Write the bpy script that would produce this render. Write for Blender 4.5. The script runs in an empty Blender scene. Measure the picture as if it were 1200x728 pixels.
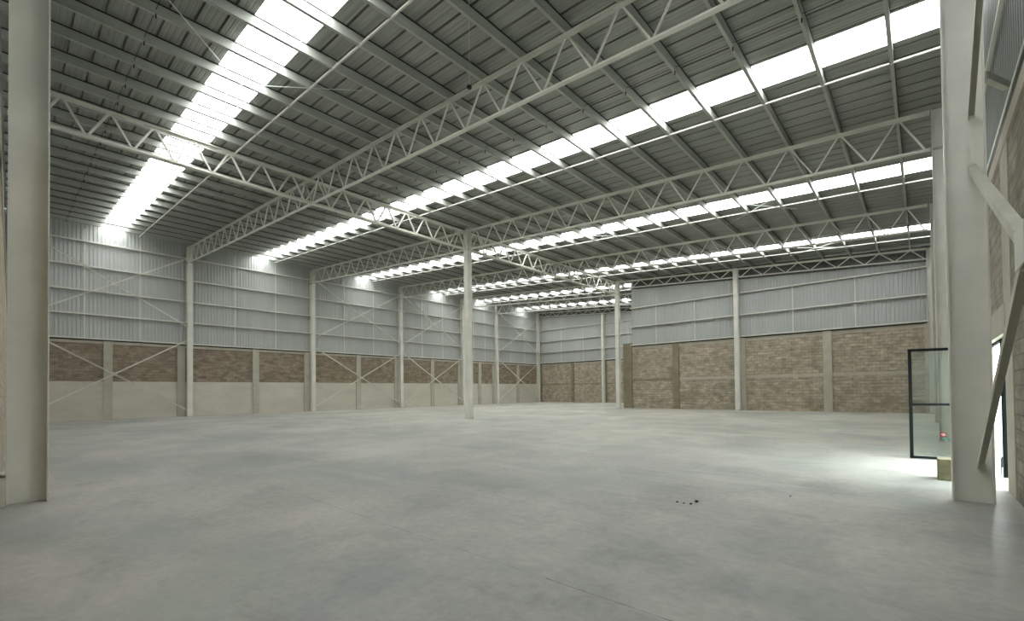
import bpy, bmesh, math, random
from mathutils import Vector, Matrix
random.seed(7)
SC = bpy.context.scene
COL = SC.collection

# ------------------------------------------------------------------ camera
YAW, PITCH, ROLL = math.radians(41.3602), math.radians(0.8645), math.radians(-0.668)
F_PX, CX, CY = 530.616, 615.139, 450.151
xh = Vector((math.cos(YAW), math.sin(YAW), 0)); dh = Vector((-math.sin(YAW), math.cos(YAW), 0)); zh = Vector((0, 0, 1))
fw = dh * math.cos(PITCH) + zh * math.sin(PITCH)
u2 = -dh * math.sin(PITCH) + zh * math.cos(PITCH)
rt = xh * math.cos(ROLL) + u2 * math.sin(ROLL)
up = -xh * math.sin(ROLL) + u2 * math.cos(ROLL)
cam_data = bpy.data.cameras.new('camera')
cam = bpy.data.objects.new('camera', cam_data); COL.objects.link(cam)
m = Matrix(((rt.x, up.x, -fw.x), (rt.y, up.y, -fw.y), (rt.z, up.z, -fw.z))).to_4x4()
m.translation = Vector((0, 0, 1.6))
cam.matrix_world = m
cam_data.sensor_width = 36; cam_data.lens = F_PX / 1200 * 36
cam_data.shift_x = -(CX - 600) / 1200; cam_data.shift_y = (CY - 364) / 1200
cam_data.clip_start = 0.05; cam_data.clip_end = 500
SC.camera = cam

# ------------------------------------------------------------------ light
SKYLIGHT_STRENGTH = 5.0
SKY_STRENGTH = 11.0
world = bpy.data.worlds.new('overcast_sky'); SC.world = world; world.use_nodes = True
wn = world.node_tree.nodes; wl = world.node_tree.links
bg = wn['Background']; bg.inputs['Strength'].default_value = SKY_STRENGTH
tc = wn.new('ShaderNodeTexCoord'); sp = wn.new('ShaderNodeSeparateXYZ'); cr = wn.new('ShaderNodeValToRGB')
wl.new(tc.outputs['Generated'], sp.inputs[0]); wl.new(sp.outputs['Z'], cr.inputs[0]); wl.new(cr.outputs[0], bg.inputs['Color'])
cr.color_ramp.elements[0].color = (0.95, 0.98, 0.97, 1); cr.color_ramp.elements[1].color = (0.88, 0.95, 1.0, 1)
SC.view_settings.view_transform = 'Standard'; SC.view_settings.look = 'None'
SC.view_settings.gamma = 1; SC.view_settings.use_curve_mapping = False
SC.view_settings.exposure = 0.56
# daylight portal in the side doorway (guides the sky light through the real opening)
pl = bpy.data.lights.new('doorway_portal', 'AREA'); pl.shape = 'RECTANGLE'; pl.size = 3.4; pl.size_y = 2.5
pl.cycles.is_portal = True
po = bpy.data.objects.new('doorway_portal', pl); COL.objects.link(po)
po.location = (1.2, 11.65, 1.25); po.rotation_euler = (0, math.radians(90), math.radians(0))
po.rotation_euler = Vector((-1, 0, 0)).to_track_quat('-Z', 'Y').to_euler()

# ------------------------------------------------------------------ measures
WX = -40.7857                       # left wall column line
XG, XR = -20.05, 0.28               # centre column line, right column line
YZ, YA, YB, YC, YD, YE, YF = 0.36, 8.77, 17.80, 26.87, 35.34, 40.99, 49.47
def zr(x): return 12.6027 - 0.0712 * (x - WX)      # top of the truss chords, falling to the right
SHEET = 0.285
ROWS = {'Z': YZ, 'A': YA, 'B': YB, 'C': YC, 'D': YD, 'E': YE, 'F': YF}
WL = -41.10                         # inner face of left wall
WRX = 0.95                          # inner face of right wall
WD = 35.65                          # inner face of the nearer back wall
WF = 49.78                          # inner face of the far back wall
WIN = -19.45                        # return wall of the recess (masonry)
WRC = -18.95                        # its cladding above
WFR = -0.12                         # front wall

# ------------------------------------------------------------------ materials
def new_mat(name):
    mt = bpy.data.materials.new(name); mt.use_nodes = True
    return mt, mt.node_tree.nodes, mt.node_tree.links, mt.node_tree.nodes['Principled BSDF']
def noise(n, l, scale, detail=4, vec=None, rough=0.55):
    t = n.new('ShaderNodeTexNoise'); t.inputs['Scale'].default_value = scale; t.inputs['Detail'].default_value = detail
    t.inputs['Roughness'].default_value = rough
    if vec: l.new(vec, t.inputs['Vector'])
    return t
def ramp(n, l, fac, stops):
    r = n.new('ShaderNodeValToRGB'); l.new(fac, r.inputs[0])
    els = r.color_ramp.elements
    els[0].position, els[0].color = stops[0][0], (*stops[0][1], 1)
    els[1].position, els[1].color = stops[-1][0], (*stops[-1][1], 1)
    for p, c in stops[1:-1]:
        e = els.new(p); e.color = (*c, 1)
    return r
def mapping(n, l, scale=(1, 1, 1)):
    g = n.new('ShaderNodeNewGeometry'); mp = n.new('ShaderNodeMapping')
    l.new(g.outputs['Position'], mp.inputs[0]); mp.inputs['Scale'].default_value = scale
    return mp.outputs[0]
def mixc(n, l, fac, a, b, mode='MIX'):
    x = n.new('ShaderNodeMix'); x.data_type = 'RGBA'; x.blend_type = mode
    if isinstance(fac, (int, float)): x.inputs[0].default_value = fac
    else: l.new(fac, x.inputs[0])
    for s, v in ((6, a), (7, b)):
        if isinstance(v, tuple): x.inputs[s].default_value = (*v, 1)
        else: l.new(v, x.inputs[s])
    return x.outputs[2]

def paint(name, col, rough=0.45, var=0.08, metal=0.0, scale=(1, 1, 1), ns=1.5):
    mt, n, l, b = new_mat(name)
    v = mapping(n, l, scale); t = noise(n, l, ns, 6, v)
    lo = tuple(c * (1 - var) for c in col); hi = tuple(min(1, c * (1 + var)) for c in col)
    r = ramp(n, l, t.outputs[0], [(0.3, lo), (0.7, hi)])
    l.new(r.outputs[0], b.inputs['Base Color'])
    b.inputs['Roughness'].default_value = rough; b.inputs['Metallic'].default_value = metal
    return mt
M = {}
M['steel'] = paint('off_white_painted_steel', (0.76, 0.75, 0.68), 0.45)
M['steel_dirty'] = paint('scuffed_painted_steel', (0.52, 0.52, 0.44), 0.5, 0.14, ns=2.2)
M['purlin'] = paint('galvanised_purlin_steel', (0.47, 0.49, 0.45), 0.6, 0.10, 0.1, (0.3, 0.3, 1), 2.0)
M['clad'] = paint('corrugated_wall_sheet', (0.485, 0.505, 0.49), 0.5, 0.06, 0.05, (0.4, 0.4, 0.05), 1.5)
M['galv'] = paint('galvanised_rod', (0.62, 0.66, 0.62), 0.4)
M['black'] = paint('black_powder_coat', (0.003, 0.005, 0.005), 0.7)
M['bolt'] = paint('dark_steel_bolt', (0.05, 0.05, 0.045), 0.5)

def roof_mat():
    mt, n, l, b = new_mat('galvanised_roof_sheet')
    v = mapping(n, l, (0.15, 9.0, 1)); t = noise(n, l, 2.2, 5, v)
    v2 = mapping(n, l, (0.8, 0.8, 1)); t2 = noise(n, l, 0.5, 3, v2)
    r = ramp(n, l, t.outputs[0], [(0.3, (0.29, 0.30, 0.275)), (0.7, (0.42, 0.43, 0.395))])
    r2 = ramp(n, l, t2.outputs[0], [(0.3, (0.85, 0.88, 0.85)), (0.7, (1, 1, 1))])
    l.new(mixc(n, l, 1.0, r.outputs[0], r2.outputs[0], 'MULTIPLY'), b.inputs['Base Color'])
    b.inputs['Roughness'].default_value = 0.42; b.inputs['Metallic'].default_value = 0.25
    return mt
M['roof'] = roof_mat()

def skylight_mat():
    mt, n, l, b = new_mat('translucent_skylight_sheet')
    v = mapping(n, l, (0.3, 5, 1)); t = noise(n, l, 2.0, 3, v)
    r = ramp(n, l, t.outputs[0], [(0.25, (0.93, 0.96, 0.95)), (0.75, (1, 1, 0.985))])
    l.new(r.outputs[0], b.inputs['Base Color']); l.new(r.outputs[0], b.inputs['Emission Color'])
    b.inputs['Emission Strength'].default_value = SKYLIGHT_STRENGTH; b.inputs['Roughness'].default_value = 0.35
    return mt
M['skylight'] = skylight_mat()
M['gable'] = paint('shade_dark_gable_sheet', (0.15, 0.155, 0.145), 0.6, 0.15)  # gable sheet coloured dark to stand for the shade above the truss

def brick_mat(name, axis, c1, c2, mortar, bw=0.40, bh=0.20, moss=0.0):
    mt, n, l, b = new_mat(name)
    g = n.new('ShaderNodeNewGeometry'); s = n.new('ShaderNodeSeparateXYZ'); c = n.new('ShaderNodeCombineXYZ')
    l.new(g.outputs['Position'], s.inputs[0]); l.new(s.outputs[axis], c.inputs[0]); l.new(s.outputs['Z'], c.inputs[1])
    bt = n.new('ShaderNodeTexBrick'); l.new(c.outputs[0], bt.inputs['Vector'])
    bt.inputs['Scale'].default_value = 1; bt.inputs['Brick Width'].default_value = bw; bt.inputs['Row Height'].default_value = bh
    bt.inputs['Mortar Size'].default_value = 0.014; bt.inputs['Mortar Smooth'].default_value = 0.3; bt.inputs['Bias'].default_value = -0.1
    bt.inputs['Color1'].default_value = (*c1, 1); bt.inputs['Color2'].default_value = (*c2, 1); bt.inputs['Mortar'].default_value = (*mortar, 1)
    t = noise(n, l, 2.3, 8, c.outputs[0], 0.7)
    r = ramp(n, l, t.outputs[0], [(0.28, (0.58, 0.55, 0.50)), (0.5, (0.92, 0.90, 0.86)), (0.72, (1.25, 1.2, 1.15))])
    o = mixc(n, l, 1.0, bt.outputs['Color'], r.outputs[0], 'MULTIPLY')
    mp = n.new('ShaderNodeMapping'); mp.inputs['Scale'].default_value = (0.8, 5.0, 1); l.new(c.outputs[0], mp.inputs[0])
    t3 = noise(n, l, 1.6, 5, mp.outputs[0], 0.6)
    r3 = ramp(n, l, t3.outputs[0], [(0.35, (0.78, 0.76, 0.74)), (0.65, (1.1, 1.1, 1.08))])
    o = mixc(n, l, 1.0, o, r3.outputs[0], 'MULTIPLY')
    t4 = noise(n, l, 0.45, 4, c.outputs[0], 0.6)
    r4 = ramp(n, l, t4.outputs[0], [(0.5, (0, 0, 0)), (0.72, (0.5, 0.5, 0.5))])
    o = mixc(n, l, r4.outputs[0], o, (0.20, 0.19, 0.11))
    l.new(o, b.inputs['Base Color']); b.inputs['Roughness'].default_value = 0.95
    bp = n.new('ShaderNodeBump'); bp.inputs['Strength'].default_value = 0.6; bp.inputs['Distance'].default_value = 0.02
    inv = n.new('ShaderNodeMath'); inv.operation = 'SUBTRACT'; inv.inputs[0].default_value = 1; l.new(bt.outputs['Fac'], inv.inputs[1])
    ad = n.new('ShaderNodeMath'); ad.operation = 'ADD'; l.new(inv.outputs[0], ad.inputs[0]); l.new(t.outputs[0], ad.inputs[1])
    l.new(ad.outputs[0], bp.inputs['Height']); l.new(bp.outputs[0], b.inputs['Normal'])
    return mt
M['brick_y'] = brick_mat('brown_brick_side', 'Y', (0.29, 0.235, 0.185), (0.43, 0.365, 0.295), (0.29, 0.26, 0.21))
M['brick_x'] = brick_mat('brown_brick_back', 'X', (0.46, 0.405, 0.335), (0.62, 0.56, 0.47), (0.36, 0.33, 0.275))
M['brick_r'] = brick_mat('grey_block_side', 'Y', (0.34, 0.33, 0.28), (0.42, 0.40, 0.34), (0.26, 0.25, 0.21))

def concrete_mat(name, lo, hi, scale=1.2, rough=0.9, streak=(1, 1, 1)):
    mt, n, l, b = new_mat(name)
    v = mapping(n, l, streak); t = noise(n, l, scale, 8, v, 0.62); t2 = noise(n, l, 9.0, 4, v)
    r = ramp(n, l, t.outputs[0], [(0.3, lo), (0.7, hi)])
    r2 = ramp(n, l, t2.outputs[0], [(0.3, (0.93, 0.93, 0.92)), (0.7, (1.04, 1.04, 1.04))])
    l.new(mixc(n, l, 1.0, r.outputs[0], r2.outputs[0], 'MULTIPLY'), b.inputs['Base Color'])
    b.inputs['Roughness'].default_value = rough
    bp = n.new('ShaderNodeBump'); bp.inputs['Strength'].default_value = 0.15; bp.inputs['Distance'].default_value = 0.01
    l.new(t2.outputs[0], bp.inputs['Height']); l.new(bp.outputs[0], b.inputs['Normal'])
    return mt
M['plaster'] = concrete_mat('smooth_cement_render', (0.56, 0.535, 0.455), (0.66, 0.635, 0.55), 0.8, streak=(0.5, 0.5, 1.6))
M['pier'] = concrete_mat('grey_concrete', (0.44, 0.415, 0.34), (0.56, 0.53, 0.45), 1.4)
M['pier_brown'] = concrete_mat('weathered_brown_concrete', (0.22, 0.19, 0.12), (0.33, 0.29, 0.20), 1.6)
M['capbeam'] = concrete_mat('concrete_ring_beam', (0.47, 0.43, 0.36), (0.58, 0.545, 0.46), 1.4)
M['block'] = concrete_mat('mossy_block', (0.12, 0.11, 0.055), (0.26, 0.24, 0.15), 6.0)
M['yard'] = concrete_mat('bright_yard_concrete', (0.5, 0.5, 0.46), (0.6, 0.6, 0.56), 0.6)

def floor_mat():
    mt, n, l, b = new_mat('power_trowelled_concrete_floor')
    v = mapping(n, l, (1, 1, 1))
    wv = noise(n, l, 0.35, 3, v)
    vv = n.new('ShaderNodeVectorMath'); vv.operation = 'MULTIPLY_ADD'
    l.new(wv.outputs['Color'], vv.inputs[0]); vv.inputs[1].default_value = (2.2, 2.2, 0); l.new(v, vv.inputs[2])
    vd = vv.outputs[0]
    big = noise(n, l, 0.22, 5, vd, 0.6); mid = noise(n, l, 0.85, 8, vd, 0.7); fine = noise(n, l, 9.0, 8, v, 0.75)
    r1 = ramp(n, l, big.outputs[0], [(0.36, (0.37, 0.375, 0.355)), (0.5, (0.475, 0.475, 0.44)), (0.64, (0.56, 0.55, 0.50))])
    r2 = ramp(n, l, mid.outputs[0], [(0.32, (0.70, 0.705, 0.70)), (0.5, (0.97, 0.97, 0.96)), (0.68, (1.13, 1.12, 1.09))])
    r3 = ramp(n, l, fine.outputs[0], [(0.32, (0.84, 0.84, 0.84)), (0.68, (1.12, 1.12, 1.12))])
    o = mixc(n, l, 1.0, r1.outputs[0], r2.outputs[0], 'MULTIPLY')
    o = mixc(n, l, 1.0, o, r3.outputs[0], 'MULTIPLY')
    # faint green cast stains
    t4 = noise(n, l, 0.30, 3, vd); r4 = ramp(n, l, t4.outputs[0], [(0.52, (0, 0, 0)), (0.68, (0.6, 0.6, 0.6))])
    o = mixc(n, l, r4.outputs[0], o, (0.32, 0.385, 0.335))
    # cool grey patches
    v7 = mapping(n, l, (0.7, 0.9, 1)); t7 = noise(n, l, 0.42, 5, v7, 0.6); r7 = ramp(n, l, t7.outputs[0], [(0.54, (0, 0, 0)), (0.70, (0.55, 0.55, 0.55))])
    o = mixc(n, l, r7.outputs[0], o, (0.36, 0.365, 0.385))
    # dark ragged trowel stains
    v5 = mapping(n, l, (0.55, 1.3, 1)); t5 = noise(n, l, 1.1, 10, v5, 0.8)
    r5 = ramp(n, l, t5.outputs[0], [(0.55, (0, 0, 0)), (0.70, (0.6, 0.6, 0.6))])
    o = mixc(n, l, r5.outputs[0], o, (0.25, 0.25, 0.215))
    # dusty pale sweeps
    v6 = mapping(n, l, (0.22, 0.9, 1)); t6 = noise(n, l, 0.9, 8, v6, 0.65)
    r6 = ramp(n, l, t6.outputs[0], [(0.54, (0, 0, 0)), (0.68, (0.5, 0.5, 0.5))])
    o = mixc(n, l, r6.outputs[0], o, (0.585, 0.58, 0.535))
    # small specks and scratches
    t8 = noise(n, l, 26.0, 3, v, 0.6); r8 = ramp(n, l, t8.outputs[0], [(0.70, (0, 0, 0)), (0.76, (0.6, 0.6, 0.6))])
    o = mixc(n, l, r8.outputs[0], o, (0.16, 0.15, 0.12))
    # brightness fall-off put into the floor colour: darker near, paler far
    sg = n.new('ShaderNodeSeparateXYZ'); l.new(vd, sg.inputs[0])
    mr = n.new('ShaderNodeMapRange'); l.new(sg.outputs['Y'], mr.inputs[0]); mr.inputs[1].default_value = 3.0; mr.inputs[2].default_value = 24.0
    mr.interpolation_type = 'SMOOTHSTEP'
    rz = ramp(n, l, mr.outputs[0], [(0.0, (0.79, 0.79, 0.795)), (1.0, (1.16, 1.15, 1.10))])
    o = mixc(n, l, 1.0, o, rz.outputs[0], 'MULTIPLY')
    # construction joint running across the hall, broken in places
    g = n.new('ShaderNodeNewGeometry'); s = n.new('ShaderNodeSeparateXYZ'); l.new(g.outputs['Position'], s.inputs[0])
    def mth(op, a, bb, c=None):
        q = n.new('ShaderNodeMath'); q.operation = op
        for i, x in enumerate((a, bb, c)):
            if x is None: continue
            if isinstance(x, (int, float)): q.inputs[i].default_value = x
            else: l.new(x, q.inputs[i])
        return q.outputs[0]
    wob = noise(n, l, 3.0, 3, v)
    yy = mth('ADD', s.outputs['Y'], mth('MULTIPLY', wob.outputs[0], 0.02))
    tot = mth('LESS_THAN', mth('ABSOLUTE', mth('SUBTRACT', yy, 3.03), 0), 0.006)
    def span(x0, x1, k):
        return mth('MULTIPLY', mth('MULTIPLY', mth('GREATER_THAN', s.outputs['X'], x0), mth('LESS_THAN', s.outputs['X'], x1)), k)
    brk = ramp(n, l, noise(n, l, 2.5, 3, v).outputs[0], [(0.35, (0.25, 0.25, 0.25)), (0.55, (1, 1, 1))])
    where_ = mth('ADD', mth('ADD', span(-8.6, -4.0, 0.55), span(-3.8, -2.75, 0.3)), span(-2.45, -1.15, 0.95))
    mask_v = mth('MULTIPLY', where_, brk.outputs[0])
    msk = mth('MULTIPLY', tot, mask_v)
    o = mixc(n, l, msk, o, (0.08, 0.075, 0.065))
    l.new(o, b.inputs['Base Color'])
    rr = ramp(n, l, mid.outputs[0], [(0.3, (0.42, 0.42, 0.42)), (0.7, (0.62, 0.62, 0.62))])
    l.new(rr.outputs[0], b.inputs['Roughness'])
    bp = n.new('ShaderNodeBump'); bp.inputs['Strength'].default_value = 0.08; bp.inputs['Distance'].default_value = 0.01
    l.new(fine.outputs[0], bp.inputs['Height']); l.new(bp.outputs[0], b.inputs['Normal'])
    return mt
M['floor'] = floor_mat()

def glass_mat():
    mt, n, l, b = new_mat('clear_door_glass')
    b.inputs['Base Color'].default_value = (0.86, 0.95, 0.92, 1); b.inputs['Roughness'].default_value = 0.02
    b.inputs['Transmission Weight'].default_value = 1.0; b.inputs['IOR'].default_value = 1.1
    return mt
M['glass'] = glass_mat()
def flat(name, col, rough=0.6):
    mt, n, l, b = new_mat(name); b.inputs['Base Color'].default_value = (*col, 1); b.inputs['Roughness'].default_value = rough
    return mt
M['red'] = flat('red_sticker_vinyl', (0.07, 0.002, 0.004)); M['white'] = flat('white_sticker_vinyl', (0.3, 0.3, 0.3))
M['darkgreen'] = flat('dark_green_sticker_vinyl', (0.02, 0.07, 0.05))
for k_ in ('black', 'bolt', 'red', 'white', 'darkgreen'):
    M[k_].node_tree.nodes['Principled BSDF'].inputs['Specular IOR Level'].default_value = 0.08
M['clad_shaded'] = paint('shade_dark_wall_sheet', (0.22, 0.24, 0.225), 0.6, 0.06)  # same sheet as the other walls, shade of this side put into its colour
M['leaf'] = paint('leaf_green', (0.12, 0.28, 0.10), 0.6, 0.4, ns=5)
M['rust'] = paint('reddish_primer_steel', (0.42, 0.30, 0.20), 0.7, 0.2)

# ------------------------------------------------------------------ mesh helpers
class MB:
    def __init__(s): s.v = []; s.f = []
    def add(s, vs, fs):
        o = len(s.v); s.v += [Vector(q) for q in vs]; s.f += [tuple(i + o for i in f) for f in fs]; return s
    def box(s, x0, x1, y0, y1, z0, z1):
        vs = [(x, y, z) for z in (z0, z1) for y in (y0, y1) for x in (x0, x1)]
        return s.add(vs, [(0, 1, 3, 2), (4, 6, 7, 5), (0, 4, 5, 1), (2, 3, 7, 6), (0, 2, 6, 4), (1, 5, 7, 3)])
    def bar(s, p, q, w, h, side=None, off=(0, 0)):
        """rectangular bar p->q; w across `side`, h across the third axis"""
        p = Vector(p); q = Vector(q); d = (q - p).normalized()
        a = Vector(side) if side else (Vector((0, 0, 1)).cross(d) if abs(d.z) < .98 else Vector((1, 0, 0)))
        a = (a - d * a.dot(d)).normalized(); c = d.cross(a)
        o = a * off[0] + c * off[1]
        vs = [e + o + a * (i * w / 2) + c * (j * h / 2) for e in (p, q) for (i, j) in ((-1, -1), (1, -1), (1, 1), (-1, 1))]
        return s.add(vs, [(0, 1, 2, 3), (7, 6, 5, 4), (0, 4, 5, 1), (1, 5, 6, 2), (2, 6, 7, 3), (3, 7, 4, 0)])
    def angle(s, p, q, size, t=0.008, side=None, sx=1, sy=1):
        """L section with its two legs"""
        s.bar(p, q, size, t, side, (sx * size / 2, 0)); s.bar(p, q, t, size, side, (0, sy * size / 2)); return s
    def rod(s, p, q, r, n=8):
        p = Vector(p); q = Vector(q); d = (q - p).normalized()
        a = d.orthogonal().normalized(); c = d.cross(a)
        vs = [e + a * (r * math.cos(2 * math.pi * i / n)) + c * (r * math.sin(2 * math.pi * i / n)) for e in (p, q) for i in range(n)]
        fs = [(i, (i + 1) % n, n + (i + 1) % n, n + i) for i in range(n)] + [tuple(range(n))[::-1], tuple(range(n, 2 * n))]
        return s.add(vs, fs)
    def build(s, name, mat, parent=None, kind=None, bevel=0):
        me = bpy.data.meshes.new(name)
        o0 = parent_world(parent)
        me.from_pydata([tuple(v - o0) for v in s.v], [], s.f)
        bm = bmesh.new(); bm.from_mesh(me); bmesh.ops.recalc_face_normals(bm, faces=bm.faces[:]); bm.to_mesh(me); bm.free()
        me.materials.append(mat)
        ob = bpy.data.objects.new(name, me); COL.objects.link(ob)
        if parent: ob.parent = parent
        if kind: ob['kind'] = kind
        if bevel:
            bv = ob.modifiers.new('bevel', 'BEVEL'); bv.width = bevel; bv.segments = 2
        return ob
def parent_world(p):
    v = Vector((0, 0, 0))
    while p: v += p.location; p = p.parent
    return v
def thing(name, label, cat, loc, group=None):
    o = bpy.data.objects.new(name, None); COL.objects.link(o); o.location = loc; o.empty_display_size = 0.2
    o['label'] = label; o['category'] = cat
    if group: o['group'] = group
    return o
def tag(o, label, cat, group=None):
    o['label'] = label; o['category'] = cat
    if group: o['group'] = group
    return o
ORD = ['first', 'second', 'third', 'fourth', 'fifth', 'sixth', 'seventh', 'eighth', 'ninth', 'tenth', 'eleventh', 'twelfth',
       'thirteenth', 'fourteenth', 'fifteenth', 'sixteenth', 'seventeenth', 'eighteenth', 'nineteenth', 'twentieth',
       'twenty-first', 'twenty-second', 'twenty-third', 'twenty-fourth', 'twenty-fifth', 'twenty-sixth', 'twenty-seventh', 'twenty-eighth']

def corrug_wall(name, axis, plane, a0, a1, z0, ztop, mat, inward, parent=None, pitch=0.2, amp=0.032, kind='structure'):
    """vertical trapezoidal sheet: axis = running axis ('X' or 'Y'), inward = sign of room side on the other axis"""
    mb = MB(); prof = []; a = a0
    n = int(round((a1 - a0) / pitch)); p = (a1 - a0) / n
    for i in range(n):
        b = a0 + i * p
        prof += [(b, 0), (b + p * .42, 0), (b + p * .5, 1), (b + p * .92, 1)]
    prof.append((a1, 0))
    vs = []
    for (s, k) in prof:
        d = plane + inward * amp * k
        x, y = (s, d) if axis == 'X' else (d, s)
        vs += [(x, y, z0), (x, y, ztop(x))]
    mb.add(vs, [(2 * i, 2 * i + 2, 2 * i + 3, 2 * i + 1) for i in range(len(prof) - 1)])
    # outer skin so the sheet has thickness
    vs2 = []
    for (s, k) in prof:
        d = plane + inward * amp * k - inward * 0.003
        x, y = (s, d) if axis == 'X' else (d, s)
        vs2 += [(x, y, z0), (x, y, ztop(x))]
    mb.add(vs2, [(2 * i, 2 * i + 2, 2 * i + 3, 2 * i + 1) for i in range(len(prof) - 1)])
    return mb.build(name, mat, parent, kind)

def roof_sheet(mb, x0, x1, y0, y1):
    """sheet ribs run along X; seam every 0.5 m as a raised rib, small stiffening ribs between"""
    pts = []
    k = math.ceil((y0 - 0.03) / 0.5)
    ys = []
    y = y0
    base = math.floor(y0 / 0.5) * 0.5
    while base < y1 + 0.5:
        for (dy, dz) in ((-0.030, 0), (-0.020, 0.09), (0.020, 0.09), (0.030, 0), (0.115, 0), (0.125, 0.005), (0.15, 0.005), (0.16, 0),
                         (0.235, 0), (0.245, 0.005), (0.27, 0.005), (0.28, 0), (0.355, 0), (0.365, 0.005), (0.39, 0.005), (0.40, 0)):
            ys.append((base + dy, dz))
        base += 0.5
    ins = [(yy, dz) for (yy, dz) in ys if y0 < yy < y1]
    prof = [(y0, 0)] + ins + [(y1, 0)]
    vs = []
    for (yy, dz) in prof:
        vs += [(x0, yy, zr(x0) + SHEET + dz), (x1, yy, zr(x1) + SHEET + dz)]
    mb.add(vs, [(2 * i, 2 * i + 1, 2 * i + 3, 2 * i + 2) for i in range(len(prof) - 1)])

# ------------------------------------------------------------------ setting: floor, ceiling, walls
mb = MB()
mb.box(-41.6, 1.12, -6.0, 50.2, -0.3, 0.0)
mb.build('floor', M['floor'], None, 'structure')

STRIPS = [(3.90, 5.12), (13.10, 14.25), (22.18, 23.40), (31.20, 32.45), (37.90, 39.05), (45.25, 46.50)]
ceil = MB(); y = -0.3
for i, (a, b) in enumerate(STRIPS):
    def seg(y0, y1):
        if y1 <= WD + .3: roof_sheet(ceil, -41.5, 1.3, y0, y1)
        elif y0 >= WD + .3: roof_sheet(ceil, -41.5, WRC + .1, y0, y1)
        else:
            roof_sheet(ceil, -41.5, 1.3, y0, WD + .5); roof_sheet(ceil, -41.5, WRC + .1, WD + .5, y1)
    seg(y, a); y = b
    s = MB(); roof_sheet(s, -41.5, (1.3 if a < WD else WRC + .1), a, b)
    s.build('window_%d' % (i + 1), M['skylight'], None, 'structure')
seg(y, 50.1)
ceil.build('ceiling', M['roof'], None, 'structure')

# left wall
w = MB(); w.box(-41.4, WL, -0.3, 50.1, 2.55, 5.06); wall = w.build('wall_left', M['brick_y'], None, 'structure')
w = MB(); w.box(-41.4, WL + .02, -0.3, 50.1, -0.05, 2.55); w.build('rendered_base', M['plaster'], wall)
w = MB(); w.box(-41.4, WL + .05, -0.3, 50.1, 5.06, 5.24); w.build('ring_beam', M['capbeam'], wall)
for yc in (4.31, 8.30, 13.27, 17.35, 22.25, 26.45, 31.05, 34.95, 38.2, 40.6, 45.2, 49.5):
    w = MB(); w.box(-41.4, WL + .12, yc - .23, yc + .23, -0.05, 5.245); w.build('pier', M['pier'], wall)
w = MB(); w.box(WL - .3, WL + .035, -0.3, 50.1, 5.24, 5.32); w.build('shadow_gap_strip', M['bolt'], wall)  # black strip imitates the shaded gap below the lowest girt
corrug_wall('wall_left_cladding', 'Y', WL - .06, -0.3, 50.1, 5.10, lambda x: zr(WL) + SHEET, M['clad'], 1, None)

# nearer back wall (right part)
w = MB(); w.box(WIN, WRX + .25, WD, WD + .3, -0.05, 5.12); wall = w.build('wall_back', M['brick_x'], None, 'structure')
w = MB(); w.box(WIN, WRX + .25, WD - .03, WD + .3, 5.08, 5.30); w.build('ring_beam', M['capbeam'], wall)
w = MB(); w.box(-14.8, WRX + .25, WD - .03, WD + .2, 2.33, 2.54); w.build('mid_beam', M['capbeam'], wall)
w = MB(); w.box(WIN + .05, -15.2, WD - .02, WD + .2, 2.30, 2.50); w.build('mid_beam', M['pier_brown'], wall)
for x0, x1, mt, zt in ((-19.75, -18.95, 'pier_brown', 5.62), (-15.27, -14.77, 'pier_brown', 5.31), (-10.35, -9.75, 'pier', 5.31), (-4.97, -4.48, 'pier', 5.31), (.1, .6, 'pier', 5.31)):
    w = MB(); w.box(x0, x1, WD - .12, WD + .3, -0.05, zt); w.build('pier', M[mt], wall)
w = MB(); w.box(WRC, WRX + .2, WD - .015, WD + .2, 5.30, 5.375); w.build('shadow_gap_strip', M['bolt'], wall)  # dark strip drawn for the gap shade above this ring beam
corrug_wall('wall_back_cladding', 'X', WD + .06, WRC - .02, WRX + .2, 5.2, lambda x: zr(x) - .74, M['clad'], -1, None)
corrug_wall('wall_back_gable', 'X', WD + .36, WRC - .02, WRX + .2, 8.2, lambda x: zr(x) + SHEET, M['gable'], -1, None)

# far back wall of the recess
w = MB(); w.box(-41.4, WIN + .3, WF, WF + .3, -0.05, 5.12); wall = w.build('wall_far', M['brick_x'], None, 'structure')
w = MB(); w.box(-41.4, WIN + .3, WF - .03, WF + .3, 5.08, 5.30); w.build('ring_beam', M['capbeam'], wall)
w = MB(); w.box(-41.4, WIN + .3, WF - .02, WF + .2, 2.36, 2.50); w.build('mid_beam', M['pier_brown'], wall)
for xc in (-40.75, -35.25, -30.2, -25.0, -20.0):
    w = MB(); w.box(xc - .22, xc + .22, WF - .1, WF + .3, -0.05, 5.31); w.build('pier', M['pier_brown'], wall)
w = MB(); w.box(-41.3, WRC, WF - .015, WF + .2, 5.30, 5.40); w.build('shadow_gap_strip', M['bolt'], wall)  # gap shade drawn as a dark strip here too
corrug_wall('wall_far_cladding', 'X', WF + .06, -41.3, WRC + .1, 5.2, lambda x: zr(x) - .60, M['clad'], -1, None)
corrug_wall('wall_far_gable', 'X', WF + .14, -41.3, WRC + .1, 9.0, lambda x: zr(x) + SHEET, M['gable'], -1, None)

# return wall between the two back walls
w = MB(); w.box(WIN, WRC + .2, WD + .3, WF, -0.05, 5.3); wall = w.build('wall_return', M['brick_y'], None, 'structure')
corrug_wall('wall_return_cladding', 'Y', WRC, WD + .03, WF + .06, 5.2, lambda x: zr(x) + SHEET, M['clad'], -1, None)

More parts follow.
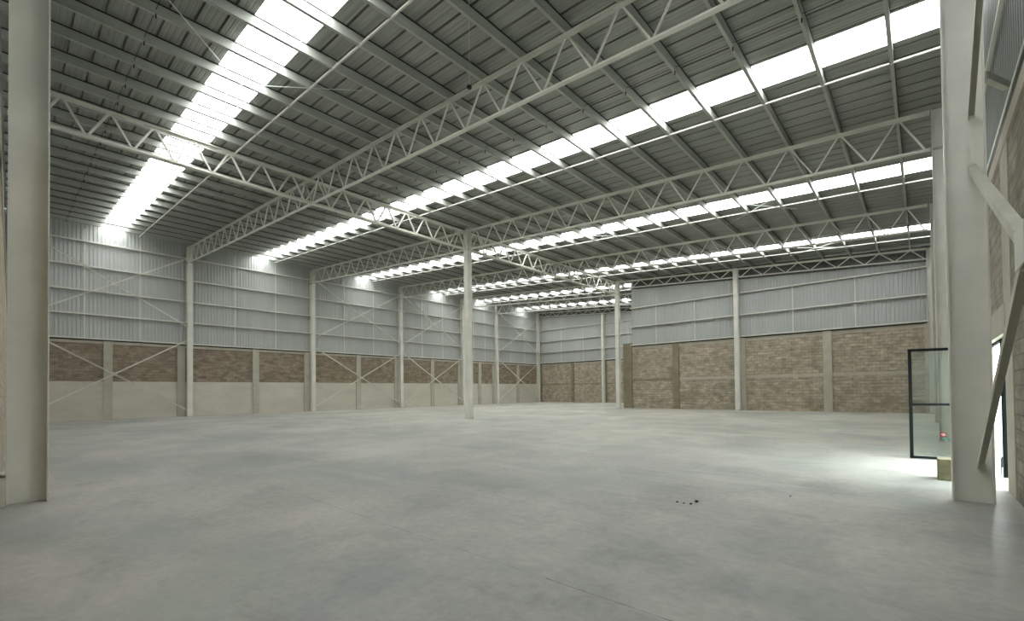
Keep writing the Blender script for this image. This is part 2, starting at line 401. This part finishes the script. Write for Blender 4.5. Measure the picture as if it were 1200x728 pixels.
# right wall with the side doorway
OP0, OP1, OPZ = 9.98, 13.45, 2.42
w = MB(); w.box(WRX, WRX + .15, -3.2, OP0, -0.05, 5.05); w.box(WRX, WRX + .15, OP1, 35.95, -0.05, 5.05); w.box(WRX, WRX + .15, OP0, OP1, OPZ, 5.05)
wall = w.build('wall_right', M['brick_r'], None, 'structure')
w = MB(); w.box(WRX - .03, WRX + .16, -3.2, 35.95, 5.05, 5.28); w.build('ring_beam', M['capbeam'], wall)
w = MB(); w.box(WRX - .02, WRX + .16, OP0 - .1, OP1 + .1, OPZ - .02, OPZ + .42); w.build('lintel', M['pier'], wall)
for yc, hw_ in ((1.2, .25), (5.2, .25), (9.60, .38), (13.75, .25), (18.2, .25), (22.6, .25), (27.2, .25), (31.5, .25)):
    w = MB(); w.box(WRX - (.015 if hw_ > .3 else .10), WRX + .16, yc - hw_, yc + hw_, -0.05, 5.285); w.build('pier', M['pier'], wall)
w = MB(); w.box(WRX + .03, WRX + .15, -3.0, 35.9, 5.28, 5.645); w.build('shadow_gap_strip', M['bolt'], wall)  # dark strip stands in for the shaded gap over the blocks
corrug_wall('wall_right_cladding', 'Y', WRX + .12, -3.2, 35.9, 5.62, lambda x: zr(x) + SHEET, M['clad_shaded'], -1, None, 0.2, 0.015)

# front wall; behind the camera it steps back to an unseen, made-up entrance bay
GX0 = -3.2
w = MB(); w.box(-41.4, GX0, WFR - .3, WFR, -0.05, 5.1); w.box(GX0 - .3, GX0, -3.2, WFR - .3, -0.05, 5.1); w.box(GX0 - .3, WRX + .25, -3.5, -3.2, -0.05, 5.1)
wall = w.build('wall_front', M['brick_x'], None, 'structure')
w = MB(); w.box(-41.4, GX0, WFR - .3, WFR + .02, 5.1, 5.3); w.build('ring_beam', M['capbeam'], wall)
corrug_wall('wall_front_cladding', 'X', WFR - .2, -41.3, GX0, 5.0, lambda x: zr(x) + SHEET, M['clad'], 1, None)
w = MB(); w.box(GX0 - .3, WRX + .3, -3.5, WFR + .3, 5.1 + 3.6, 5.3 + 3.6); w.build('ceiling_added_entrance_bay', M['roof'], None, 'structure')
w = MB(); w.box(GX0 - .06, GX0, -3.4, WFR - .18, 5.0, 8.75); w.box(GX0, WRX + .2, -3.3, -3.24, 5.0, 7.5); w.box(GX0, WRX + .2, -3.3, -3.24, 8.3, 8.75); w.box(GX0, WRX + .2, WFR + .24, WFR + .30, 8.85, 10.3)  # unseen high opening left in the end sheet, added to light the near column
w.build('wall_added_entrance_bay_cladding', M['clad'], None, 'structure')

# outside ground beyond the doorway and the gate
w = MB(); w.box(1.12, 40, -40, 60, -0.25, -0.03); w.box(-41.6, 1.12, -40, -6.0, -0.25, -0.03)
w.build('ground', M['yard'], None, 'structure')

# ------------------------------------------------------------------ columns
def i_col(loc, z1, web_axis, label, depth=0.44, flange=0.30, group=None, name='steel_column', mat='steel', tf=0.016, tw=0.012, base=True, splice=None):
    x, y = loc
    t = thing(name, label, 'column', (x, y, 0), group)
    s = MB(); d = depth / 2; f = flange / 2
    if web_axis == 'X':
        s.box(x - d, x - d + tf, y - f, y + f, 0.0, z1); s.box(x + d - tf, x + d, y - f, y + f, 0.0, z1); s.box(x - d + tf, x + d - tf, y - tw / 2, y + tw / 2, 0.0, z1)
    else:
        s.box(x - f, x + f, y - d, y - d + tf, 0.0, z1); s.box(x - f, x + f, y + d - tf, y + d, 0.0, z1); s.box(x - tw / 2, x + tw / 2, y - d + tf, y + d - tf, 0.0, z1)
    s.build('shaft', M[mat], t)
    if base:
        b = MB(); ex, ey = ((d, f) if web_axis == 'X' else (f, d))
        b.box(x - ex - .03, x + ex + .03, y - ey - .02, y + ey + .02, 0.0, 0.022)
        b.build('base_plate', M['steel_dirty'], t)
        for sx in (-1, 1):
            for sy in (-1, 1):
                k = MB(); px = x + sx * ex * .55; py = y + sy * ey * .5; k.rod((px, py, .02), (px, py, .055), .016, 6); k.build('anchor_bolt', M['bolt'], t)
    if splice:
        c = MB(); ex, ey = ((d, f) if web_axis == 'X' else (f, d))
        c.box(x - ex - .012, x + ex + .012, y - ey - .01, y + ey + .01, splice - .012, splice + .012); c.build('seat_plate', M['steel_dirty'], t)
    return t
left_names = {'A': 'first in full view on the left wall, beside the big crossed braces',
              'B': 'second along the left wall, in line with the centre post truss',
              'C': 'third slim column along the left wall, between two bays of crossed braces',
              'D': 'left wall column mostly hidden behind the free-standing centre post',
              'E': 'left wall column just right of the free-standing centre post'}
for k in 'ABCDE':
    i_col((-40.83, ROWS[k]), zr(WX) - .01, 'X', 'off-white steel I column, ' + left_names[k], 0.40, 0.32, splice=zr(WX) - 1.2)
i_col((-40.85, 49.30), zr(WX) - .01, 'X', 'off-white steel column in the far left corner of the hall', 0.40, 0.36)
i_col((-30.3, 49.42), zr(-30.3) - .7, 'Y', 'off-white steel column against the far recessed back wall, away from the corner', 0.36, 0.30)
i_col((XR + .205, YA), zr(XR), 'X', 'big off-white column in the right foreground with braces bolted to its web', 0.425, 0.16, mat='steel', tf=0.02, base=False)
i_col((XR + .25, YB), zr(XR), 'X', 'steel column seen just left of the big right foreground column, through the glass door', 0.44, 0.22, splice=zr(XR) - 1.17)
i_col((XR + .27, YC), zr(XR), 'X', 'narrow steel column second behind the big right foreground column', 0.40, 0.22)
i_col((XR + .17, YD - .02), zr(XR), 'X', 'steel column in the right corner where the nearer brick back wall ends', 0.40, 0.22)
i_col((-10.25, 35.30), zr(-10.25) - .0, 'Y', 'off-white steel column halfway along the nearer brick back wall', 0.36, 0.30)
i_col((-10.25, 0.175), zr(-10.25), 'Y', 'wide off-white steel column filling the left edge of the picture', 0.43, 0.36, mat='steel', tf=0.018, base=False)
s = MB(); s.box(-10.95, -10.02, WFR + .0, WFR + .072, 0, .42); tag(s.build('concrete_plinth', M['plaster'], None, bevel=.01), 'pale concrete plinth at the foot of the wide left edge column', 'plinth')

def box_col(x, y, z1, label, w=0.34):
    t = thing('steel_post', label, 'column', (x, y, 0)); h = w / 2
    s = MB()
    s.box(x - h, x + h, y - h, y - h + .012, 0, z1); s.box(x - h, x + h, y + h - .012, y + h, 0, z1)
    s.box(x - h + .02, x - h + .03, y - h + .012, y + h - .012, 0, z1); s.box(x + h - .03, x + h - .02, y - h + .012, y + h - .012, 0, z1)
    s.build('shaft', M['steel'], t)
    b = MB(); b.box(x - h - .03, x + h + .03, y - h - .03, y + h + .03, 0, .025); b.build('base_plate', M['steel_dirty'], t)
    b = MB(); b.box(x - h - .02, x + h + .02, y - h - .02, y + h + .02, zr(x) - 1.20, zr(x) - 1.17); b.build('truss_seat', M['steel_dirty'], t)
box_col(XG, YB, zr(XG) - .01, 'free-standing off-white steel post in the middle of the hall floor')
box_col(XG, YD - .15, zr(XG) - .01, 'off-white steel post standing before the corner of the nearer brick back wall')

# ------------------------------------------------------------------ purlins
PX = [-0.45 - 1.456 * k for k in range(28)]
for k, x in enumerate(PX):
    y1 = 49.95 if x < WRC - .1 else 35.6
    z = zr(x); H = SHEET - .006
    mbp = MB()
    mbp.box(x + .030, x + .036, -0.2, y1, z, z + H)
    mbp.box(x - .045, x + .036, -0.2, y1, z, z + .006)
    mbp.box(x - .045, x + .036, -0.2, y1, z + H - .006, z + H)
    mbp.box(x - .045, x - .039, -0.2, y1, z, z + .022)
    o = mbp.build('roof_purlin', M['purlin'])
    ps = MB(); ps.box(x + .0365, x + .044, -0.2, y1, z + H - .032, z + H + .004); ps.build('shade_line_strip', M['bolt'], o)  # black strip painted in as the shadow line between purlin and sheet
    n = 27 - k
    tag(o, 'long galvanised roof purlin, %s counting from the corrugated left wall' % ORD[n], 'purlin', 'roof purlins running the length of the hall')

# ------------------------------------------------------------------ trusses
def truss(label, y, x0, x1, depth, ddrop=None, name='roof_truss', tube=0.045):
    t = thing(name, label, 'truss', (x0, y, zr(x0) - depth), 'roof trusses across the hall')
    s = MB(); a = (x0, y, zr(x0)); b = (x1, y, zr(x1))
    A = Vector(a); B = Vector(b)
    s.bar(A - Vector((0, 0, .004)), B - Vector((0, 0, .004)), .13, .008); s.bar(A - Vector((0, .014, .06)), B - Vector((0, .014, .06)), .008, .11); s.bar(A - Vector((0, -.014, .06)), B - Vector((0, -.014, .06)), .008, .11)
    s.build('top_chord', M['steel'], t)
    D = Vector((0, 0, -depth)); s = MB()
    s.bar(A + D + Vector((0, 0, .004)), B + D + Vector((0, 0, .004)), .12, .008); s.bar(A + D + Vector((0, .014, .05)), B + D + Vector((0, .014, .04)), .008, .07); s.bar(A + D + Vector((0, -.014, .04)), B + D + Vector((0, -.014, .04)), .008, .07)
    s.build('bottom_chord', M['steel'], t)
    tops = [x for x in PX if x0 + .25 < x < x1 - .12][::-1]
    pts = []
    for i, x in enumerate(tops):
        xl = (x + tops[i - 1]) / 2 if i else max(x0 + .12, x - .728)
        xr_ = (x + tops[i + 1]) / 2 if i < len(tops) - 1 else min(x1 - .08, x + .728)
        for xb, sg in ((xl, -1), (xr_, 1)):
            p = Vector((x + sg * .05, y, zr(x) - .09)); q = Vector((xb - sg * .04, y, zr(xb) - depth + .07))
            d = MB(); d.bar(p, q, tube, tube, (0, 1, 0)); d.build('web_diagonal', M['steel'], t)
    return t
truss('deep steel truss crossing the foreground ceiling, nearest of all the trusses', YA, WX, XR, 1.17)
truss('deep steel truss resting on the free-standing centre post', YB, WX, XR, 1.17)
truss('deep steel truss one bay behind the centre post', YC, WX, XR, 1.17)
truss('shallow truss along the top of the nearer brick back wall', YD, XG + .2, XR, 0.67, tube=.05)
truss('deep truss left of the post by the brick corner', YD, WX, XG - .2, 1.17)
truss('far deep truss over the recess, last but one before the end wall', YE, WX, WRC, 1.17)
truss('shallow truss against the far recessed back wall', YF - .1, WX, WRC, 0.62, tube=.05)

def girder(label, y0, y1, nodes):
    x = XG; zt = zr(x) - .14; zb = zr(x) - 1.20
    t = thing('lattice_girder', label, 'girder', (x, y0, zb), 'girders along the centre posts')
    s = MB(); s.bar((x, y0, zt), (x, y1, zt), .18, .008, (1, 0, 0)); s.bar((x, y0, zt - .05), (x, y1, zt - .05), .03, .10, (1, 0, 0)); s.build('top_chord', M['steel'], t)
    s = MB(); s.bar((x, y0, zb), (x, y1, zb), .18, .008, (1, 0, 0)); s.bar((x, y0, zb + .05), (x, y1, zb + .05), .03, .10, (1, 0, 0)); s.build('bottom_chord', M['steel'], t)
    for i, yn in enumerate(nodes):
        for sg in (-1, 1):
            yb = yn + sg * .57
            if yb < y0 or yb > y1: continue
            d = MB(); d.bar((x, yn + sg * .04, zt - .06), (x, yb - sg * .035, zb + .08), .06, .06, (1, 0, 0)); d.build('web_diagonal', M['steel'], t)
girder('long lattice girder from the left edge of the picture to the centre post', -0.1, YB - .2, [1.01 + 1.143 * k for k in range(15)])
girder('lattice girder from the centre post back to the post by the brick corner', YB + .2, YD - .35, [18.62 + 1.143 * k for k in range(15)])

# ------------------------------------------------------------------ roof struts, stubs and rods
BAYS = [('Z', 'A'), ('A', 'B'), ('B', 'C'), ('C', 'D'), ('D', 'E'), ('E', 'F')]
where = ['in the nearest bay', 'in the bay before the centre post', 'in the bay behind the centre post', 'in the bay before the nearer back wall',
         'in the short bay of the recess', 'in the last bay before the far wall']
for i, (a, b) in enumerate(BAYS):
    ya = ROWS[a]; x1 = XR + .4 if i < 4 else WRC
    off = 5.85 if i < 4 else (3.95 if i == 4 else 5.9)
    if i == 0: off = 5.49
    yy = ya + off; s = MB()
    s.bar((WX, yy, zr(WX) - .008), (x1, yy, zr(x1) - .008), .04, .005); s.bar((WX, yy - .018, zr(WX) + .012), (x1, yy - .018, zr(x1) + .012), .005, .04)
    tag(s.build('roof_strut', M['steel']), 'light angle strut beside the skylight strip ' + where[i], 'strut', 'struts beside the skylight strips')
    yy = ya + (2.85 if i != 4 else 1.7)
    if i == 0: yy = 2.25
    s = MB()
    for x in PX:
        if x > x1: continue
        s.rod((x + .02, yy, zr(x) - .10), (x + .02, yy, zr(x) + .1), .016, 6)
    s.rod((WX, yy, zr(WX) + .10), (x1, yy, zr(x1) + .10), .006, 6)
    tag(s.build('sag_rod_line', M['bolt']), 'dark sag rod threading the purlins ' + where[i], 'sag rod', 'sag rods across the purlins')

def cross_rods(label, p1, q1, p2, q2, r=0.012):
    P = lambda a: Vector((a[0], a[1], zr(a[0]) - .03))
    c = (P(p1) + P(q1)) / 2
    t = thing('roof_cross_brace', label, 'brace', c)
    for a, b in ((p1, q1), (p2, q2)):
        s = MB(); s.rod(P(a), P(b), r, 6); s.build('brace_rod', M['galv'], t)
cross_rods('thin crossed rods under the purlins across the nearest skylight strip', (-12.5, 2.15), (-15.7, 5.1), (-15.9, 3.62), (-12.3, 6.85))
cross_rods('thin crossed rods under the purlins behind the centre post truss', (-7.6, 24.9), (-4.7, 22.2), (-6.4, 22.0), (-4.3, 24.3))
cross_rods('thin crossed rods near the skylight strip by the nearer back wall', (-6.3, 33.2), (-3.5, 31.2), (-5.6, 31.5), (-2.9, 33.0), 0.02)
cross_rods('thin crossed rods under the purlins to the right of the centre post', (-15.9, 24.6), (-12.9, 22.2), (-15.2, 22.2), (-12.0, 24.4))

# hanging cable near the first truss
t = thing('hanging_cable', 'thin cable with a small black clamp hanging from the foreground purlins', 'cable', (-9.45, 8.5, zr(-9.45) - .25))
tag_z = zr(-9.2)
s = MB(); s.rod((-7.43, 6.70, zr(-7.43) + .2), (-9.45, 8.52, zr(-9.45) - .16), .006, 6); s.build('wire', M['galv'], t)
s = MB(); s.box(-9.50, -9.40, 8.46, 8.56, zr(-9.45) - .24, zr(-9.45) - .15); s.build('clamp', M['bolt'], t, bevel=.01)

# ------------------------------------------------------------------ wall girts and sag rods
def girt(axis, plane, a0, a1, z, inward, label, grp, D=.20, h=.05):
    s = MB()
    def bx(d0, d1, z0, z1):
        lo, hi = sorted((plane + inward * d0, plane + inward * d1))
        if axis == 'Y': s.box(lo, hi, a0, a1, z0, z1)
        else: s.box(a0, a1, lo, hi, z0, z1)
    bx(0, D, z + h - .008, z + h); bx(D - .008, D, z - .03, z + h - .008); bx(D - .05, D - .008, z - .03, z - .024)
    tag(s.build('wall_girt', M['steel']), label, 'girt', grp)
lvl = ['lowest, just above the brickwork', 'second up', 'third up', 'fourth up', 'topmost']
for i, z in enumerate((5.365, 6.95, 8.50, 10.10, 11.72)):
    girt('Y', WL - .02, -0.2, 49.7, z, 1, 'horizontal steel girt on the left corrugated wall, ' + lvl[i], 'girts on the left wall')
for i, z in enumerate((5.42, 7.00, 8.62)):
    girt('X', WD + .02, -19.0, WRX, z, -1, 'horizontal steel girt on the nearer back wall, ' + ('lowest, just above the brickwork', 'middle one', 'topmost')[i], 'girts on the nearer back wall')
for i, z in enumerate((5.45, 6.93, 8.46, 10.05)):
    girt('X', WF + .02, -41.0, WRC, z, -1, 'horizontal steel girt on the far recessed back wall, ' + ('lowest, just above the brickwork', 'second up', 'third up', 'topmost')[i], 'girts on the far back wall')
for i, z in enumerate((5.68, 7.45)):
    girt('Y', WRX + .09, -3.0, 35.6, z, -1, 'horizontal steel girt on the right wall cladding, ' + ('lower one above the grey blocks', 'upper one')[i], 'girts on the right wall', .07, .035)
s = MB(); s.bar((.72, YA + .35, 6.0), (1.0, YA + .9, 6.0), .08, .10)
tag(s.build('wall_tie', M['steel_dirty']), 'short stub tie behind the big right column, just below the cladding girt', 'tie')

walltxt = {'Z': 'in the nearest bay', 'A': 'in the unbraced bay', 'B': 'before the third column', 'C': 'ending behind the centre post', 'D': 'right of the centre post', 'E': 'in the corner bay'}
for a, b in BAYS:
    for j, f_ in enumerate((1 / 3, 2 / 3)):
        ya, yb = ROWS[a], ROWS[b]; yy = ya + (yb - ya) * f_
        s = MB(); s.box(WL + .07, WL + .082, yy - .03, yy + .03, 5.39, zr(WL) - .05)
        tag(s.build('wall_sag_rod', M['steel']), 'vertical sag strap on left wall %s, %s one' % (walltxt[a], ('left', 'right')[j]), 'sag strap', 'sag straps on the left wall')
for x, zt, lb in ((-16.66, 8.6, 'leftmost, near the brick corner'), (-13.44, 8.6, 'second from the left'), (-6.66, 8.6, 'first right of the middle column'), (-3.18, 8.6, 'rightmost')):
    s = MB(); s.box(x - .03, x + .03, WD - .08, WD - .068, 5.44, zt)
    tag(s.build('wall_sag_rod', M['steel']), 'vertical sag strap on the nearer back wall, ' + lb, 'sag strap', 'sag straps on the nearer back wall')
for x, lb in ((-37.08, 'nearest the left corner'), (-33.5, 'midway to the column'), (-26.9, 'right of the column'), (-23.2, 'nearest the brick corner')):
    s = MB(); s.box(x - .03, x + .03, WF - .08, WF - .068, 5.47, 10.0)
    tag(s.build('wall_sag_rod', M['steel']), 'vertical sag strap on the far recessed back wall, ' + lb, 'sag strap', 'sag straps on the far back wall')

# ------------------------------------------------------------------ crossed wall braces
def xbrace(label, x, ya, yb, z0a, z1a, z0b, z1b, size, mat='steel', plate=.16, face=1):
    """two angle bars crossing in a vertical plane x=const with a plate where they meet"""
    yc = (ya + yb) / 2; zc = (z0a + z1a + z0b + z1b) / 4
    t = thing('cross_brace', label, 'brace', (x, yc, min(z0a, z0b)))
    for (p, q, off) in (((x, ya, z0a), (x, yb, z1b), 0.0), ((x, ya, z1a), (x, yb, z0b), 0.012)):
        s = MB(); p = Vector(p); q = Vector(q); p.x += off; q.x += off
        s.bar(p, q, .008, size, (1, 0, 0)); s.bar(p, q, size * .8, .008, (1, 0, 0), (size * .4 * face, -size / 2))
        s.build('angle_bar', M[mat], t)
    s = MB(); s.box(x - .012, x - .004, yc - plate, yc + plate, zc - plate * .7, zc + plate * .7); s.box(x + .018, x + .026, yc - plate, yc + plate, zc - plate * .7, zc + plate * .7)
    s.build('centre_plate', M['steel'], t)
    return t
btxt = {'Z': 'in the nearest bay beside the wide left edge column', 'B': 'in the bay left of the third wall column', 'C': 'in the bay ending behind the centre post', 'E': 'in the far corner bay'}
for a, b in (('Z', 'A'), ('B', 'C'), ('C', 'D'), ('E', 'F')):
    ya, yb = ROWS[a] + .16, ROWS[b] - .16
    xbrace('lower crossed braces on left wall ' + btxt[a], -40.60, ya, yb, .46, 5.62, .46, 5.62, .09)
    xbrace('upper crossed braces on left wall ' + btxt[a], -40.60, ya, yb, 6.60, 11.66, 6.60, 11.66, .09)
xbrace('lower crossed angle braces bolted to the big right foreground column', .52, .40, YA - .02, .50, 4.60, .50, 4.60, .09, 'steel_dirty', .20, 1)
xbrace('upper crossed angle braces bolted high on the big right foreground column', .52, .40, YA - .02, 5.30, 9.3, 5.30, 9.3, .08, 'steel_dirty', .20, 1)

MUL = 11.35
# ------------------------------------------------------------------ side doorway: frame, open glazed leaf, sidelight
s = MB()
s.box(WRX + .06, WRX + .12, OP0, OP0 + .05, 0, OPZ); s.box(WRX + .06, WRX + .12, OP1 - .05, OP1, 0, OPZ); s.box(WRX + .06, WRX + .12, OP0, OP1, OPZ - .05, OPZ)
fr = s.build('door_1', M['black'], None, 'structure')
s = MB(); s.box(WRX + .06, WRX + .12, MUL, MUL + .07, 0, OPZ - .05); s.build('mullion', M['black'], fr)
s = MB(); s.box(WRX + .087, WRX + .093, OP0 + .05, MUL, .05, OPZ - .05); s.build('sidelight_glass', M['glass'], fr)
s = MB(); s.box(WRX + .045, WRX + .06, MUL - .03, MUL + .09, .18, .36); s.rod((WRX + .04, MUL + .03, .02), (WRX + .04, MUL + .03, .34), .009); s.build('floor_bolt', M['bolt'], fr)

# open leaf, hinged at the far jamb and swung into the hall
HX, HY = WRX + .05, 13.38; LX, LY = -0.25, 13.13
t = thing('glass_door', 'open glass door leaf with black metal frame beside the right column', 'door', (HX, HY, 0))
def lf(u, z, off=0):       # u 0..1 from hinge to free edge
    dx, dy = LX - HX, LY - HY; ln = math.hypot(dx, dy)
    return Vector((HX + dx * u - dy / ln * off, HY + dy * u + dx / ln * off, z))
LH = 2.42
perp = (-(LY - HY), (LX - HX), 0)
s = MB()
s.bar(lf(.978, .02), lf(.978, LH), .045, .055, perp); s.bar(lf(.022, .02), lf(.022, LH), .045, .055, perp)
s.bar(lf(.0, LH - .03), lf(1.0, LH - .03), .045, .06, perp); s.bar(lf(.0, .045), lf(1.0, .045), .045, .05, perp)
s.build('frame', M['black'], t)
s = MB(); s.bar(lf(.04, 1.20), lf(.96, 1.20), .04, .05, perp); s.build('mid_rail', M['black'], t)
s = MB(); s.bar(lf(.04, .63), lf(.96, .63), .006, 1.10, perp); s.build('lower_pane', M['glass'], t)
s = MB(); s.bar(lf(.04, 1.79), lf(.96, 1.79), .006, 1.12, perp); s.build('upper_pane', M['glass'], t)
# sticker on the lower pane: red square with a white mark, dark green strip under it
st = MB(); st.bar(lf(.525, .55, .0), lf(.600, .55, .0), .008, .10, perp); sk = st.build('warning_sticker', M['red'], t)
st = MB(); st.bar(lf(.535, .565), lf(.590, .565), .011, .012, perp); st.bar(lf(.535, .537), lf(.575, .537), .011, .01, perp); st.build('sticker_print', M['white'], sk)
st = MB(); st.bar(lf(.490, .47), lf(.575, .47), .008, .045, perp); st.build('small_label', M['darkgreen'], t)

# block holding the door leaf area
s = MB()
bx0, bx1, by0, by1, bz = .15, .40, 10.42, 10.80, .36
s.box(bx0, bx1, by0, by1, 0, bz)
bl = tag(s.build('concrete_block', M['block'], None, bevel=.012), 'stained brownish concrete block on the floor between open door and right column', 'block')

# shrub outside the doorway
t = thing('shrub', 'green leafy shrub outside, glimpsed through the narrow door opening', 'shrub', (3.6, 30.0, -0.03))
s = MB()
for i in range(9):
    a = i * 0.7; s.rod((3.6 + .1 * math.cos(a), 30.0 + .1 * math.sin(a), -.03), (3.6 + .5 * math.cos(a), 30.0 + .5 * math.sin(a), 1.6), .02, 5)
s.build('stems', M['rust'], t)
s = MB()
for i in range(1400):
    th = random.uniform(0, 6.283); ph = random.uniform(-1, 1); r = random.random() ** .4
    c = Vector((3.6 + 1.0 * r * math.cos(th) * math.sqrt(1 - ph * ph), 30.0 + 1.4 * r * math.sin(th) * math.sqrt(1 - ph * ph), 1.3 + 1.1 * r * ph))
    d = Vector((random.uniform(-1, 1), random.uniform(-1, 1), random.uniform(-.5, 1))).normalized(); e = d.orthogonal().normalized()
    s.add([c, c + d * .06 + e * .03, c + d * .13, c + d * .06 - e * .03], [(0, 1, 2, 3)])
s.build('foliage', M['leaf'], t)

# ------------------------------------------------------------------ small debris on the floor
for i, (x, y, r, lb) in enumerate(((-2.43, 6.39, .030, 'small dark stone chip, rightmost and largest of the row on the open floor'),
                                   (-2.45, 6.23, .020, 'small dark stone chip, second from right in the row on the floor'),
                                   (-2.54, 6.21, .014, 'small dark stone chip, second from left in the row on the floor'),
                                   (-2.64, 6.22, .018, 'small dark stone chip, leftmost in the row on the open floor'),
                                   (-1.50, 7.58, .014, 'lone tiny dark stone chip nearer the right foreground column'))):
    bm = bmesh.new(); bmesh.ops.create_icosphere(bm, subdivisions=2, radius=r)
    rnd = random.Random(i)
    for v in bm.verts:
        v.co *= rnd.uniform(.7, 1.15); v.co.z *= .55
    zmin = min(v.co.z for v in bm.verts)
    for v in bm.verts: v.co.z -= zmin
    me = bpy.data.meshes.new('stone_chip'); bm.to_mesh(me); bm.free(); me.materials.append(M['bolt'])
    o = bpy.data.objects.new('stone_chip', me); COL.objects.link(o); o.location = (x, y, 0.0); tag(o, lb, 'stone', 'stone chips on the floor')
